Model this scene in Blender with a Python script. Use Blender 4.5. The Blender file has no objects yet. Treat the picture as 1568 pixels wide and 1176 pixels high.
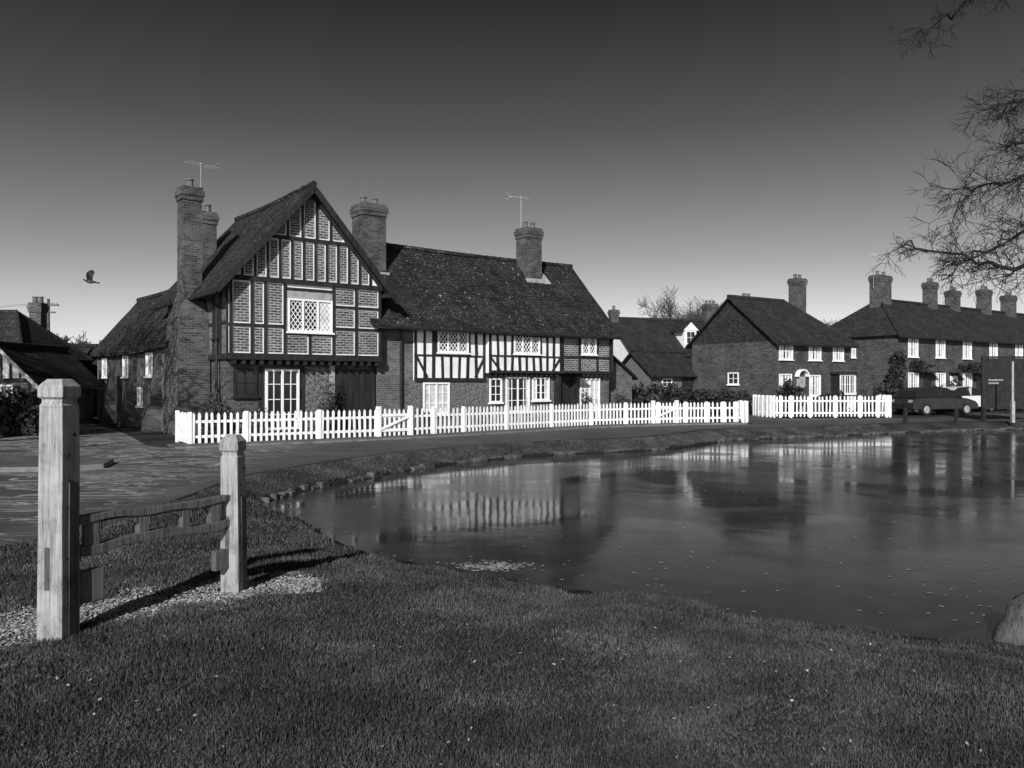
import bpy, math, random
import numpy as np
from mathutils import Vector, Matrix, noise
random.seed(4); rs=np.random.RandomState(7)
scene=bpy.context.scene
col=scene.collection
Z=Vector((0,0,1))
# ------------------------------------------------------------------ materials
def newmat(name):
    m=bpy.data.materials.new(name); m.use_nodes=True
    nt=m.node_tree; b=nt.nodes['Principled BSDF']; return m,nt,b
def N(nt,t,**k):
    n=nt.nodes.new(t)
    for a,v in k.items(): setattr(n,a,v)
    return n
def g(v): return (v,v,v,1)
def ramp(nt,stops):
    r=N(nt,'ShaderNodeValToRGB'); e=r.color_ramp.elements
    while len(e)>1: e.remove(e[-1])
    e[0].position=stops[0][0]; e[0].color=g(stops[0][1])
    for p,v in stops[1:]:
        x=e.new(p); x.color=g(v)
    return r
def gmat(name,lo,hi,scale=5,detail=6,rough=.8,bump=.3,bscale=30,stretch=(1,1,1),p0=.35,p1=.65,spec=.3,bd=.02):
    m,nt,b=newmat(name); L=nt.links.new
    tc=N(nt,'ShaderNodeTexCoord'); mp=N(nt,'ShaderNodeMapping'); mp.inputs['Scale'].default_value=stretch
    L(tc.outputs['Object'],mp.inputs[0])
    n=N(nt,'ShaderNodeTexNoise'); n.inputs['Scale'].default_value=scale; n.inputs['Detail'].default_value=detail
    n.inputs['Roughness'].default_value=.65
    L(mp.outputs[0],n.inputs['Vector'])
    r=ramp(nt,[(p0,lo),(p1,hi)]); L(n.outputs['Fac'],r.inputs[0]); L(r.outputs[0],b.inputs['Base Color'])
    b.inputs['Roughness'].default_value=rough; b.inputs['Specular IOR Level'].default_value=spec
    if bump>0:
        n2=N(nt,'ShaderNodeTexNoise'); n2.inputs['Scale'].default_value=bscale; n2.inputs['Detail'].default_value=5
        L(mp.outputs[0],n2.inputs['Vector'])
        bp=N(nt,'ShaderNodeBump'); bp.inputs['Strength'].default_value=bump; bp.inputs['Distance'].default_value=bd
        L(n2.outputs['Fac'],bp.inputs['Height']); L(bp.outputs[0],b.inputs['Normal'])
    return m
def brickmat(name,c1,c2,mort,bw,bh,ms,rough=.85,bump=.6,flecks=0.0,dirt=.5):
    m,nt,b=newmat(name); L=nt.links.new
    uv=N(nt,'ShaderNodeUVMap')
    nz=N(nt,'ShaderNodeTexNoise'); nz.inputs['Scale'].default_value=1.3; L(uv.outputs[0],nz.inputs['Vector'])
    ad=N(nt,'ShaderNodeMixRGB',blend_type='LINEAR_LIGHT'); ad.inputs[0].default_value=.02
    L(uv.outputs[0],ad.inputs[1]); L(nz.outputs['Color'],ad.inputs[2])
    bt=N(nt,'ShaderNodeTexBrick'); bt.offset=.5
    bt.inputs['Color1'].default_value=g(c1); bt.inputs['Color2'].default_value=g(c2); bt.inputs['Mortar'].default_value=g(mort)
    bt.inputs['Scale'].default_value=1; bt.inputs['Brick Width'].default_value=bw; bt.inputs['Row Height'].default_value=bh
    bt.inputs['Mortar Size'].default_value=ms; bt.inputs['Mortar Smooth'].default_value=.2
    L(ad.outputs[0],bt.inputs['Vector'])
    n1=N(nt,'ShaderNodeTexNoise'); n1.inputs['Scale'].default_value=1.1; n1.inputs['Detail'].default_value=8; n1.inputs['Roughness'].default_value=.7
    L(uv.outputs[0],n1.inputs['Vector'])
    r=ramp(nt,[(.3,1-dirt),(.7,1+dirt*.6)]); L(n1.outputs['Fac'],r.inputs[0])
    mx=N(nt,'ShaderNodeMixRGB',blend_type='MULTIPLY'); mx.inputs[0].default_value=1
    L(bt.outputs['Color'],mx.inputs[1]); L(r.outputs[0],mx.inputs[2])
    last=mx.outputs[0]
    if flecks>0:
        n3=N(nt,'ShaderNodeTexNoise'); n3.inputs['Scale'].default_value=6; n3.inputs['Detail'].default_value=4
        L(uv.outputs[0],n3.inputs['Vector'])
        r3=ramp(nt,[(.64,0),(.72,flecks)]); L(n3.outputs['Fac'],r3.inputs[0])
        m3=N(nt,'ShaderNodeMixRGB',blend_type='ADD'); m3.inputs[0].default_value=1
        L(last,m3.inputs[1]); L(r3.outputs[0],m3.inputs[2]); last=m3.outputs[0]
    L(last,b.inputs['Base Color'])
    b.inputs['Roughness'].default_value=rough; b.inputs['Specular IOR Level'].default_value=.2
    bp=N(nt,'ShaderNodeBump'); bp.inputs['Strength'].default_value=bump; bp.inputs['Distance'].default_value=.02
    ma=N(nt,'ShaderNodeMath',operation='MULTIPLY_ADD'); ma.inputs[1].default_value=-1; ma.inputs[2].default_value=1
    L(bt.outputs['Fac'],ma.inputs[0])
    m4=N(nt,'ShaderNodeMath',operation='ADD'); L(ma.outputs[0],m4.inputs[0]); L(n1.outputs['Fac'],m4.inputs[1])
    L(m4.outputs[0],bp.inputs['Height']); L(bp.outputs[0],b.inputs['Normal'])
    return m
M={}
M['brick']=brickmat('brick_wall',.07,.15,.2,.23,.075,.010,dirt=.5)
M['brick_far']=brickmat('brick_wall_far',.04,.10,.10,.23,.075,.010,dirt=.55)
M['brick_dark']=brickmat('brick_dark',.04,.11,.14,.23,.075,.009,dirt=.6)
M['infill']=brickmat('brick_infill',.05,.14,.40,.24,.085,.013,dirt=.45)
M['tile']=brickmat('roof_tile',.018,.058,.010,.17,.11,.014,bump=1.0,flecks=.25,dirt=.65)
M['tile2']=brickmat('roof_tile_far',.025,.055,.012,.17,.12,.014,bump=1.0,flecks=.08,dirt=.5)
M['flint']=gmat('flint_wall',.02,.24,14,5,.8,.6,25)
M['plaster']=gmat('white_plaster',.70,.88,2.5,6,.85,.15,40)
M['timber']=gmat('black_timber',.010,.03,8,5,.7,.4,40,(1,1,.2))
M['white']=gmat('white_paint',.78,.9,3,4,.5,.08,30)
M['fencewhite']=gmat('white_fence_paint',.72,.9,2.2,6,.55,.12,40)
M['lead']=gmat('lead_flashing',.25,.4,5,3,.5,.2,20)
M['dark']=gmat('dark_paint',.015,.03,5,3,.5,.1,20)
M['curtain']=gmat('net_curtain',.4,.7,3,4,.9,0,20)
M['stone']=gmat('edging_stone',.02,.12,4,8,.9,.8,18)
def glassmat():
    m,nt,b=newmat('window_glass'); b.inputs['Base Color'].default_value=g(.02); b.inputs['Roughness'].default_value=.08
    b.inputs['Specular IOR Level'].default_value=.6; return m
M['glass']=glassmat()
def woodmat(name,lo,hi):
    m,nt,b=newmat(name); L=nt.links.new
    tc=N(nt,'ShaderNodeTexCoord'); mp=N(nt,'ShaderNodeMapping'); mp.inputs['Scale'].default_value=(18,18,.8)
    L(tc.outputs['Object'],mp.inputs[0])
    n=N(nt,'ShaderNodeTexNoise'); n.inputs['Scale'].default_value=2.6; n.inputs['Detail'].default_value=9; n.inputs['Roughness'].default_value=.75
    L(mp.outputs[0],n.inputs['Vector'])
    n2=N(nt,'ShaderNodeTexNoise'); n2.inputs['Scale'].default_value=3.5; n2.inputs['Detail'].default_value=8; n2.inputs['Roughness'].default_value=.7
    L(tc.outputs['Object'],n2.inputs['Vector'])
    r=ramp(nt,[(.3,lo*.3),(.40,lo),(.5,(lo+hi)/2),(.68,hi)]); L(n.outputs['Fac'],r.inputs[0])
    r2=ramp(nt,[(.32,.3),(.45,.8),(.58,1)]); L(n2.outputs['Fac'],r2.inputs[0])
    mx=N(nt,'ShaderNodeMixRGB',blend_type='MULTIPLY'); mx.inputs[0].default_value=1
    L(r.outputs[0],mx.inputs[1]); L(r2.outputs[0],mx.inputs[2]); L(mx.outputs[0],b.inputs['Base Color'])
    b.inputs['Roughness'].default_value=.8
    bp=N(nt,'ShaderNodeBump'); bp.inputs['Strength'].default_value=.9; bp.inputs['Distance'].default_value=.014
    L(n.outputs['Fac'],bp.inputs['Height']); L(bp.outputs[0],b.inputs['Normal'])
    return m
M['wood']=woodmat('weathered_oak',.22,.5)
M['wooddark']=woodmat('weathered_oak_dark',.05,.15)
M['bark']=gmat('bark',.010,.03,6,5,.9,.6,20)
M['leaf']=gmat('hedge_leaf',.012,.05,3,4,.6,0,20)
M['leaf2']=gmat('shrub_leaf',.02,.09,3,4,.6,0,20)
# ------------------------------------------------------------------ mesh builder
class MB:
    def __init__(s): s.v=[];s.f=[];s.m=[];s.mats=[]
    def mi(s,mat):
        mat=M[mat] if isinstance(mat,str) else mat
        if mat not in s.mats: s.mats.append(mat)
        return s.mats.index(mat)
    def poly(s,pts,mat):
        b=len(s.v); s.v+= [tuple(p) for p in pts]; s.f.append(tuple(range(b,b+len(pts)))); s.m.append(s.mi(mat))
    def hexa(s,P,mat):
        b=len(s.v); s.v+=[tuple(p) for p in P]; k=s.mi(mat)
        for q in ((0,3,2,1),(4,5,6,7),(0,1,5,4),(1,2,6,5),(2,3,7,6),(3,0,4,7)):
            s.f.append(tuple(b+i for i in q)); s.m.append(k)
    def box(s,x0,x1,y0,y1,z0,z1,mat):
        s.hexa([(x0,y0,z0),(x1,y0,z0),(x1,y1,z0),(x0,y1,z0),(x0,y0,z1),(x1,y0,z1),(x1,y1,z1),(x0,y1,z1)],mat)
    def tube(s,p0,p1,r0,r1,mat,n=8,cap=True):
        p0=Vector(p0);p1=Vector(p1);d=(p1-p0).normalized()
        a=d.orthogonal().normalized(); c=d.cross(a); b=len(s.v); k=s.mi(mat)
        for p,r in ((p0,r0),(p1,r1)):
            for i in range(n):
                t=2*math.pi*i/n; s.v.append(tuple(p+a*math.cos(t)*r+c*math.sin(t)*r))
        for i in range(n):
            j=(i+1)%n; s.f.append((b+i,b+j,b+n+j,b+n+i)); s.m.append(k)
        if cap:
            s.f.append(tuple(b+i for i in range(n))[::-1]); s.m.append(k)
            s.f.append(tuple(b+n+i for i in range(n))); s.m.append(k)
    def obj(s,name,parent=None,smooth=False,bevel=0):
        me=bpy.data.meshes.new(name); me.from_pydata(s.v,[],s.f)
        for mt in s.mats: me.materials.append(mt)
        me.polygons.foreach_set('material_index',s.m)
        me.update()
        uvl=me.uv_layers.new(name='UVMap')
        for p in me.polygons:
            n=p.normal
            if abs(n.z)>.97: t=Vector((1,0,0)); bb=Vector((0,1,0))
            else:
                t=Z.cross(n).normalized(); bb=n.cross(t)
            for li in p.loop_indices:
                co=me.vertices[me.loops[li].vertex_index].co
                uvl.data[li].uv=(co.dot(t),co.dot(bb))
        if smooth: me.polygons.foreach_set('use_smooth',[True]*len(me.polygons))
        o=bpy.data.objects.new(name,me); col.objects.link(o)
        if parent: o.parent=parent
        if bevel:
            bm=o.modifiers.new('b','BEVEL'); bm.width=bevel; bm.segments=2; bm.limit_method='ANGLE'
        return o
def empty(name,loc,ang=0):
    e=bpy.data.objects.new(name,None); e.location=loc; e.rotation_euler=(0,0,ang); e.empty_display_size=.3
    col.objects.link(e); return e
class Wall:
    def __init__(s,mb,O,U): s.mb=mb; s.O=Vector(O); s.U=Vector(U).normalized(); s.N=s.U.cross(Z)
    def P(s,u,v,d=0): return s.O+s.U*u+Z*v+s.N*d
    def box(s,u0,u1,v0,v1,d0,d1,mat):
        s.mb.hexa([s.P(u0,v0,d1),s.P(u1,v0,d1),s.P(u1,v0,d0),s.P(u0,v0,d0),s.P(u0,v1,d1),s.P(u1,v1,d1),s.P(u1,v1,d0),s.P(u0,v1,d0)],mat)
    def beam(s,a,b,w,d0,d1,mat):
        a=Vector(a);b=Vector(b);t=(b-a).normalized();n=Vector((-t.y,t.x))*w/2
        q=[a-n,b-n,b+n,a+n]
        if (q[1]-q[0]).cross(q[2]-q[1])<0: q=q[::-1]
        s.mb.hexa([s.P(q[0].x,q[0].y,d1),s.P(q[1].x,q[1].y,d1),s.P(q[1].x,q[1].y,d0),s.P(q[0].x,q[0].y,d0),
                   s.P(q[3].x,q[3].y,d1),s.P(q[2].x,q[2].y,d1),s.P(q[2].x,q[2].y,d0),s.P(q[3].x,q[3].y,d0)],mat)
    def poly(s,pts,d,mat): s.mb.poly([s.P(u,v,d) for u,v in pts],mat)
    def window(s,u0,u1,v0,v1,nx=2,ny=3,d=0.0,fw=.06,mull=1,glass='glass',bar=.025,lattice=False,sill=True,fm='white',curt=0):
        s.box(u0,u1,v0,v1,d,d+.012,glass)
        if curt:
            w=(u1-u0)*curt
            s.box(u0+fw,u0+fw+w,v0+fw,v1-fw,d+.013,d+.016,'curtain'); s.box(u1-fw-w,u1-fw,v0+fw,v1-fw,d+.013,d+.016,'curtain')
        s.box(u0,u1,v1-fw,v1,d+.013,d+.07,fm); s.box(u0,u1,v0,v0+fw,d+.013,d+.07,fm)
        s.box(u0,u0+fw,v0+fw,v1-fw,d+.013,d+.068,fm); s.box(u1-fw,u1,v0+fw,v1-fw,d+.013,d+.068,fm)
        for i in range(1,mull):
            c=u0+(u1-u0)*i/mull; s.box(c-fw*.45,c+fw*.45,v0+fw,v1-fw,d+.013,d+.066,fm)
        lw=(u1-u0)/mull
        for k in range(mull):
            a=u0+k*lw
            if lattice:
                s.lattice(a+fw*.7,a+lw-fw*.7,v0+fw,v1-fw,d+.019); continue
            for i in range(1,nx):
                c=a+lw*i/nx; s.box(c-bar/2,c+bar/2,v0+fw,v1-fw,d+.02,d+.045,fm)
            for j in range(1,ny):
                c=v0+(v1-v0)*j/ny; s.box(a+fw*.9,a+lw-fw*.9,c-bar/2,c+bar/2,d+.018,d+.043,fm)
        if sill: s.box(u0-.05,u1+.05,v0-.06,v0-.002,d,d+.12,fm)
    def lattice(s,u0,u1,v0,v1,d,dx=.15,dy=.21,w=.022):
        k=dy/dx; W=u1-u0;H=v1-v0
        for sg in (1,-1):
            c=-H/k-dx
            while c<W+H/k+dx:
                a=c; e=c+sg*H/k
                lo,hi=0,1
                de=e-a
                t0=(0-a)/de;t1=(W-a)/de
                if t0>t1:t0,t1=t1,t0
                lo=max(lo,t0);hi=min(hi,t1)
                if hi-lo>.03:
                    s.beam((u0+a+de*lo,v0+H*lo),(u0+a+de*hi,v0+H*hi),w,d+(.002 if sg>0 else 0),d+(.012 if sg>0 else .009),'white')
                c+=dx
def slab(mb,a,b,c,d,th,mat,nx=16,ny=5,sag=.05,edge='timber'):
    a,b,c,d=map(Vector,(a,b,c,d)); base=len(mb.v); k=mb.mi(mat); ke=mb.mi(edge)
    top=[]
    for j in range(ny+1):
        for i in range(nx+1):
            u=i/nx;v=j/ny
            p=a*(1-u)*(1-v)+b*u*(1-v)+c*u*v+d*(1-u)*v
            p=p.copy(); p.z+=-sag*math.sin(math.pi*u)+.045*noise.noise(p*.9)*(1 if sag else 0)
            top.append(p)
    mb.v+=[tuple(p) for p in top]+[tuple(p-Z*th) for p in top]
    n=len(top); W=nx+1
    for j in range(ny):
        for i in range(nx):
            q=(j*W+i,j*W+i+1,(j+1)*W+i+1,(j+1)*W+i)
            mb.f.append(tuple(base+x for x in q)); mb.m.append(k)
            mb.f.append(tuple(base+n+x for x in q[::-1])); mb.m.append(ke)
    def side(seq):
        for x,y in zip(seq,seq[1:]):
            mb.f.append((base+x,base+n+x,base+n+y,base+y)); mb.m.append(k)
    side([i for i in range(W)]); side([ny*W+i for i in range(W)]); side([j*W for j in range(ny+1)]); side([j*W+nx for j in range(ny+1)])
def stack(mb,x0,x1,y0,y1,z0,z1,mat='brick_dark',pots=2):
    mb.box(x0,x1,y0,y1,z0,z1-.45,mat)
    mb.box(x0-.04,x1+.04,y0-.04,y1+.04,z1-.45,z1-.3,mat)
    mb.box(x0-.07,x1+.07,y0-.07,y1+.07,z1-.3,z1-.12,mat)
    mb.box(x0-.03,x1+.03,y0-.03,y1+.03,z1-.12,z1,mat)
    for i in range(pots):
        cx=x0+(x1-x0)*(i+.5)/pots; cy=(y0+y1)/2
        mb.tube((cx,cy,z1),(cx,cy,z1+.24),.13,.10,'brick',10); mb.tube((cx,cy,z1+.24),(cx,cy,z1+.3),.13,.13,'brick',10)
def aerial(mb,x,y,z,h,ang=0):
    mb.tube((x,y,z),(x,y,z+h),.018,.015,'lead',5)
    c,s=math.cos(ang),math.sin(ang)
    mb.tube((x-.5*c,y-.5*s,z+h-.1),(x+.6*c,y+.6*s,z+h-.02),.012,.012,'lead',4)
    for k in range(8):
        q=-.5+k*.15; px,py=x+q*c,y+q*s
        mb.tube((px-s*.2,py+c*.2,z+h-.07),(px+s*.2,py-c*.2,z+h-.07),.007,.007,'lead',4)
    for k in (-1,1): mb.tube((x+.4*c,y+.4*s,z+h-.05),(x+.7*c,y+.7*s,z+h+.15*k),.01,.01,'lead',4)

# ------------------------------------------------------------------ timbered house
EA=math.radians(38.0)
H=empty('timber_framed_house',(-8.72,24.5,0),EA)
mb=MB()
GW=5.27; GE=5.1; SL=1.13
zr=lambda t: GE+SL*min(t,GW-t)
mb.box(0,GW,0.0,6.8,2.42,GE,'brick'); mb.box(.06,GW-.06,.35,6.75,0,2.42,'brick_dark')
mb.poly([(0,6.8,GE),(GW,6.8,GE),(GW/2,6.8,8.05)],'brick')
mb.box(GW,16.7,.3,5.8,0,4.0,'brick')
mb.poly([(16.7,.3,4.0),(16.7,5.8,4.0),(16.7,3.0,6.95)],'brick')
mb.box(-.8,2.8,3.2,15.3,0,3.15,'brick')
mb.poly([(-.8,15.3,3.15),(2.8,15.3,3.15),(1,15.3,5.4)],'brick'); mb.poly([(-.8,3.2,3.15),(0,3.2,3.15),(0,3.2,4.1)],'brick_dark')
mb.box(16.7,18.8,.9,4.2,0,1.95,'brick')
mb.poly([(16.7,.9,1.95),(18.8,.9,1.95),(16.7,.9,3.25)],'brick')
mb.obj('walls',H)
mb=MB()
slab(mb,(-.5,-.38,4.57),(-.5,6.95,4.57),(GW/2,6.95,8.13),(GW/2,-.38,8.13),.13,'tile',12,5,.06)
slab(mb,(GW+.5,-.38,4.57),(GW+.5,6.95,4.57),(GW/2,6.95,8.13),(GW/2,-.38,8.13),.13,'tile',12,5,.06)
slab(mb,(GW-.4,-.2,3.72),(16.95,-.2,3.72),(16.95,3,7.1),(GW-1,3,7.1),.13,'tile',28,8,.08)
slab(mb,(GW-.4,6.2,3.72),(16.95,6.2,3.72),(16.95,3,7.1),(GW-1,3,7.1),.13,'tile',28,8,.08)
slab(mb,(-1.05,3.0,3.0),(-1.05,15.6,3.0),(1,15.6,5.55),(1,3.0,5.55),.12,'tile',20,5,.12)
slab(mb,(3.05,7,3.0),(3.05,15.6,3.0),(1,15.6,5.55),(1,7,5.55),.12,'tile',20,5,.12)
slab(mb,(19.0,.7,1.9),(19.0,4.4,1.9),(16.7,4.4,3.35),(16.7,.7,3.35),.1,'tile',6,3,.02)
for (a,b,n) in (((GW/2,-.38,8.14),(GW/2,6.95,8.14),18),((GW-.4,3,7.1),(16.95,3,7.1),30),((1,5.5,5.54),(1,15.6,5.54),22)):
    a=Vector(a);b=Vector(b)
    for i in range(n):
        s0=-(.07)*math.sin(math.pi*i/n); s1=-(.07)*math.sin(math.pi*(i+1)/n)
        mb.tube(a.lerp(b,i/n)+Z*s0,a.lerp(b,(i+.97)/n)+Z*s1,.10,.115,'tile',8)
mb.obj('roof',H)
mb=MB()
stack(mb,-.72,-.10,2.3,2.9,4.6,8.1,'brick_dark',1)
def frus(mb,a,b,z0,z1,mat):
    mb.hexa([(a[0],a[2],z0),(a[1],a[2],z0),(a[1],a[3],z0),(a[0],a[3],z0),(b[0],b[2],z1),(b[1],b[2],z1),(b[1],b[3],z1),(b[0],b[3],z1)],mat)
frus(mb,(-1.0,0,1.75,3.5),(-.98,0,1.8,3.4),0,2.6,'brick_dark')
frus(mb,(-.98,0,1.8,3.4),(-.92,0,1.9,3.3),2.6,3.8,'brick_dark')
frus(mb,(-.92,0,1.9,3.3),(-.72,-.1,2.3,2.9),3.8,4.62,'brick_dark')
stack(mb,.8,1.3,5.2,5.7,5.5,7.95,'brick_dark',1)
stack(mb,5.55,6.5,1.85,2.75,4.2,8.35,'brick_dark',2)
stack(mb,13.6,14.45,2.2,2.95,5.2,8.45,'brick_dark',2)
mb.box(13.53,14.52,2.05,2.2,5.95,6.2,'lead'); mb.box(5.48,6.57,1.7,1.85,5.55,5.8,'lead')
mb.hexa([(14.45,2.0,6.0),(14.85,2.0,6.03),(14.85,2.1,6.13),(14.45,2.1,6.13),(14.45,2.9,7.02),(14.6,2.9,7.02),(14.6,2.95,7.1),(14.45,2.95,7.1)],'lead')
aerial(mb,-.05,2.6,6.0,3.0,.3); aerial(mb,14.0,3.1,7.0,3.0,2.6)
mb.obj('chimneys',H)
mb=MB()
W=Wall(mb,(0,0,0),(1,0,0))
W.poly([(0,2.42),(GW,2.42),(GW,GE-.02),(GW/2,8.0),(0,GE-.02)],.006,'plaster')
TB=lambda u0,u1,v0,v1,dd=.05: W.box(u0,u1,v0,v1,.006,dd,'timber')
def cell(u0,u1,v0,v1,b=.045):
    u0+=b;u1-=b;v0+=b
    def tp(u): return min(v1-b,zr(u)-.22)
    pts=[(u0,v0),(u1,v0),(u1,tp(u1))]
    m=GW/2
    if u0<m<u1: pts.append((m,tp(m)))
    pts.append((u0,tp(u0)))
    if min(tp(u0),tp(u1))>v0+.03: W.poly(pts,.012,'infill')
TB(0,GW,2.40,2.60,.10)
for i in range(18): W.box(.1+i*.29,.22+i*.29,2.26,2.39,-.3,.06,'timber')
st=[0.06,.72,1.15,1.79,3.48,4.31,GW-.06]
for s_ in st: TB(s_-.045,s_+.045,2.6,4.86,.052)
TB(0,1.79,3.43,3.53);TB(3.48,GW,3.43,3.53,.051);TB(3.48,GW,4.17,4.26,.051);TB(1.79,3.48,3.22,3.32);TB(1.79,3.48,4.66,4.75)
TB(2.6,2.68,2.6,3.22)
for a,b in zip(st,st[1:]):
    if abs(a-1.79)<.01:
        cell(a+.045,2.6,2.6,3.22);cell(2.68,b-.045,2.6,3.22)
    else:
        cell(a+.045,b-.045,2.6,3.43)
        if a<1.5: cell(a+.045,b-.045,3.53,4.86)
        else: cell(a+.045,b-.045,3.53,4.17); cell(a+.045,b-.045,4.26,4.86)
TB(0,GW,4.86,5.02,.09)
n=13
us=[.02+i*(GW-.04)/n for i in range(n+1)]
for i,u in enumerate(us):
    if zr(u)-.2>5.15: TB(u-.038,u+.038,5.02,min(6.28,zr(u)-.15))
    if i<n: cell(u+.038,us[i+1]-.038,5.02,6.28)
hl=(6.28-GE)/SL
TB(hl-.05,GW-hl+.05,6.28,6.40,.07)
us=[hl+.35+i*(GW-2*hl-.7)/5 for i in range(6)]
for i,u in enumerate(us):
    if zr(u)-.2>6.5: TB(u-.038,u+.038,6.40,zr(u)-.15)
    if i<5: cell(u+.038,us[i+1]-.038,6.40,9)
for sg in (0,1):
    f=(lambda u:u) if not sg else (lambda u:GW-u)
    W.beam((f(0.0),GE-.12),(f(GW/2),8.08-.14),.14,.006,.075,'timber')
    W.beam((f(-.5),4.45),(f(GW/2),7.99),.19,.36,.41,'timber')
W.box(-.4,-.02,4.62,4.75,-.5,.3,'timber'); W.box(GW+.02,GW+.4,4.62,4.75,-.5,.3,'timber')
W.window(1.88,3.42,3.33,4.4,d=.01,mull=3,lattice=True,fw=.06)
W.box(2.93,3.36,3.4,4.34,.023,.026,'curtain')
W.box(1.86,3.44,4.42,4.65,.012,.03,'lead')
W=Wall(mb,(0,.35,0),(1,0,0))
W.window(1.27,2.41,.15,2.12,nx=2,ny=4,mull=2,d=.005,fw=.08,sill=False)
W.window(.25,1.0,1.25,2.1,nx=2,ny=2,d=.005,fm='dark')
W.box(1.05,1.2,.1,2.2,0,.03,'timber');W.box(2.48,2.62,.1,2.2,0,.03,'timber')
W.box(2.64,3.5,.2,2.2,0,.012,'flint');W.box(3.5,3.68,.1,2.26,0,.05,'lead')
W.box(3.75,5.05,.05,2.15,0,.04,'dark')
for i in range(6): W.box(3.78+i*.21,3.96+i*.21,.08,2.1,.04,.055,'timber')
W.box(5.06,5.2,.0,2.3,0,.06,'timber')
W=Wall(mb,(0,6.8,0),(0,-1,0))
for u in (3.6,4.6,5.4,6.1,6.74): W.box(u-.06,u+.06,2.5,4.55,0.004,.04,'timber')
W.box(3.6,6.8,2.42,2.58,.004,.06,'timber'); W.box(3.6,6.74,3.5,3.6,.004,.035,'timber')
W.window(5.5,6.05,3.1,4.1,nx=2,ny=3,d=.01,fm='dark')
mb.obj('gable_timber_frame',H)
mb=MB(); W=Wall(mb,(0,.3,0),(1,0,0))
def closestud(u0,u1,v0,v1,d,n,win,rail,fill='plaster'):
    W.box(u0,u1,v0,v1,0,d,fill)
    D0,D1=d,d+.035
    W.box(u0,u1,v0,v0+.1,D0,D1+.03,'timber'); W.box(u0,u1,v1-.1,v1,D0,D1+.01,'timber')
    W.box(u0,u1,rail-.03,rail+.03,D0,D1+.003,'timber')
    for i in range(n+1):
        u=u0+.055+(u1-u0-.11)*i/n
        j=random.uniform(-.03,.03) if 0<i<n else 0
        for a,b in ((v0+.1,rail-.03),(rail+.03,v1-.1)):
            if win and a>rail-.01 and win[0]-.03<u<win[1]+.03:
                continue
            W.beam((u+j,a),(u-j*.5,b),random.uniform(.085,.12),D0,D1,'timber')
    if win:
        W.window(win[0],win[1],win[2],win[3],d=d+.004,mull=3 if win[1]-win[0]>1.1 else 2,lattice=True,fw=.06)
        W.box(win[0]-.1,win[0]-.01,rail,v1-.1,D0,D1+.005,'timber');W.box(win[1]+.01,win[1]+.1,rail,v1-.1,D0,D1+.005,'timber')
closestud(6.75,9.93,1.75,3.85,.06,8,(7.74,9.12,2.8,3.6),2.68)
W.beam((6.85,2.62),(7.3,1.88),.08,.06,.099,'timber'); W.beam((9.85,2.6),(9.45,1.88),.08,.06,.099,'timber')
closestud(9.97,13.7,2.05,3.85,.25,10,(11.17,12.5,2.82,3.6),2.72)
W.beam((10.05,2.65),(10.5,2.15),.08,.25,.289,'timber'); W.beam((13.6,2.65),(13.2,2.15),.08,.25,.289,'timber')
for i in range(26):
    W.box(10.0+i*.26,10.12+i*.26,1.93,2.04,0,.24,'timber')
W.box(13.72,16.66,2.05,3.85,0,.2,'infill')
for u in (13.8,14.75,15.8,16.58): W.box(u-.05,u+.05,2.05,3.85,.2,.24,'timber')
for v in (2.1,2.75,3.8): W.box(13.72,16.66,v-.05,v+.05,.2,.245,'timber')
W.window(14.86,15.7,2.87,3.6,d=.205,mull=2,lattice=True)
W.window(7.15,8.3,.5,1.68,nx=2,ny=3,mull=2,d=.005,curt=.42)
W.box(8.4,9.9,.05,1.74,.0,.02,'flint'); W.box(6.6,7.05,.05,1.74,0,.02,'flint')
W.box(9.95,13.7,.05,1.92,0,.015,'flint')
W.window(10.15,10.75,.9,1.85,nx=2,ny=3,d=.02)
W.window(10.95,12.15,.5,1.9,nx=2,ny=3,mull=2,d=.02,curt=.1)
W.window(12.3,13.2,.95,1.88,nx=2,ny=3,mull=2,d=.02,curt=.2)
W.box(13.65,14.4,.0,2.0,0,.05,'dark'); W.box(13.5,13.64,0,2.04,0,.3,'timber'); W.box(14.42,14.55,0,2.04,0,.3,'timber')
W.box(13.4,14.65,2.06,2.14,.25,.8,'timber')
W.window(14.95,16.1,.1,1.85,nx=2,ny=4,mull=2,d=.005,sill=False,curt=.44)
W.mb.tube((GW+.3,-.26,3.6),(16.9,-.26,3.6),.06,.06,'dark',8)
W.mb.tube((6.19,.2,0),(6.19,.2,3.5),.045,.045,'dark',8); W.mb.tube((6.19,.2,3.5),(6.1,-.22,3.62),.045,.045,'dark',8)
W.mb.tube((16.62,.0,2.1),(16.62,-.0,3.6),.04,.04,'dark',8)
W.mb.tube((-.55,-.3,4.4),(-.55,6.9,4.4),.06,.06,'dark',8)
W.mb.tube((-.08,.9,0),(-.08,.9,4.1),.045,.045,'dark',8)
W.mb.tube((-.08,.9,4.1),(-.5,.9,4.4),.045,.045,'dark',8)
W=Wall(mb,(-.8,15.3,0),(0,-1,0))
for u in (1.3,5.2,8.9): W.window(u,u+.8,1.9,2.75,nx=2,ny=2,mull=1,d=.005,curt=.2)
for u in (2.2,7.6,): W.window(u,u+.7,.8,1.5,nx=2,ny=2,d=.005)
W.box(4.0,4.9,0,1.95,0,.04,'dark')
for (u,hh) in ((3.2,2.6),(6.9,2.7),(10.4,2.7)):
    mb.hexa([W.P(u,0,.6),W.P(u+.4,0,.6),W.P(u+.4,0,0),W.P(u,0,0),W.P(u,hh,.05),W.P(u+.4,hh,.05),W.P(u+.4,hh,0),W.P(u,hh,0)],'brick_dark')
mb.obj('range_front_and_windows',H)

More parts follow.
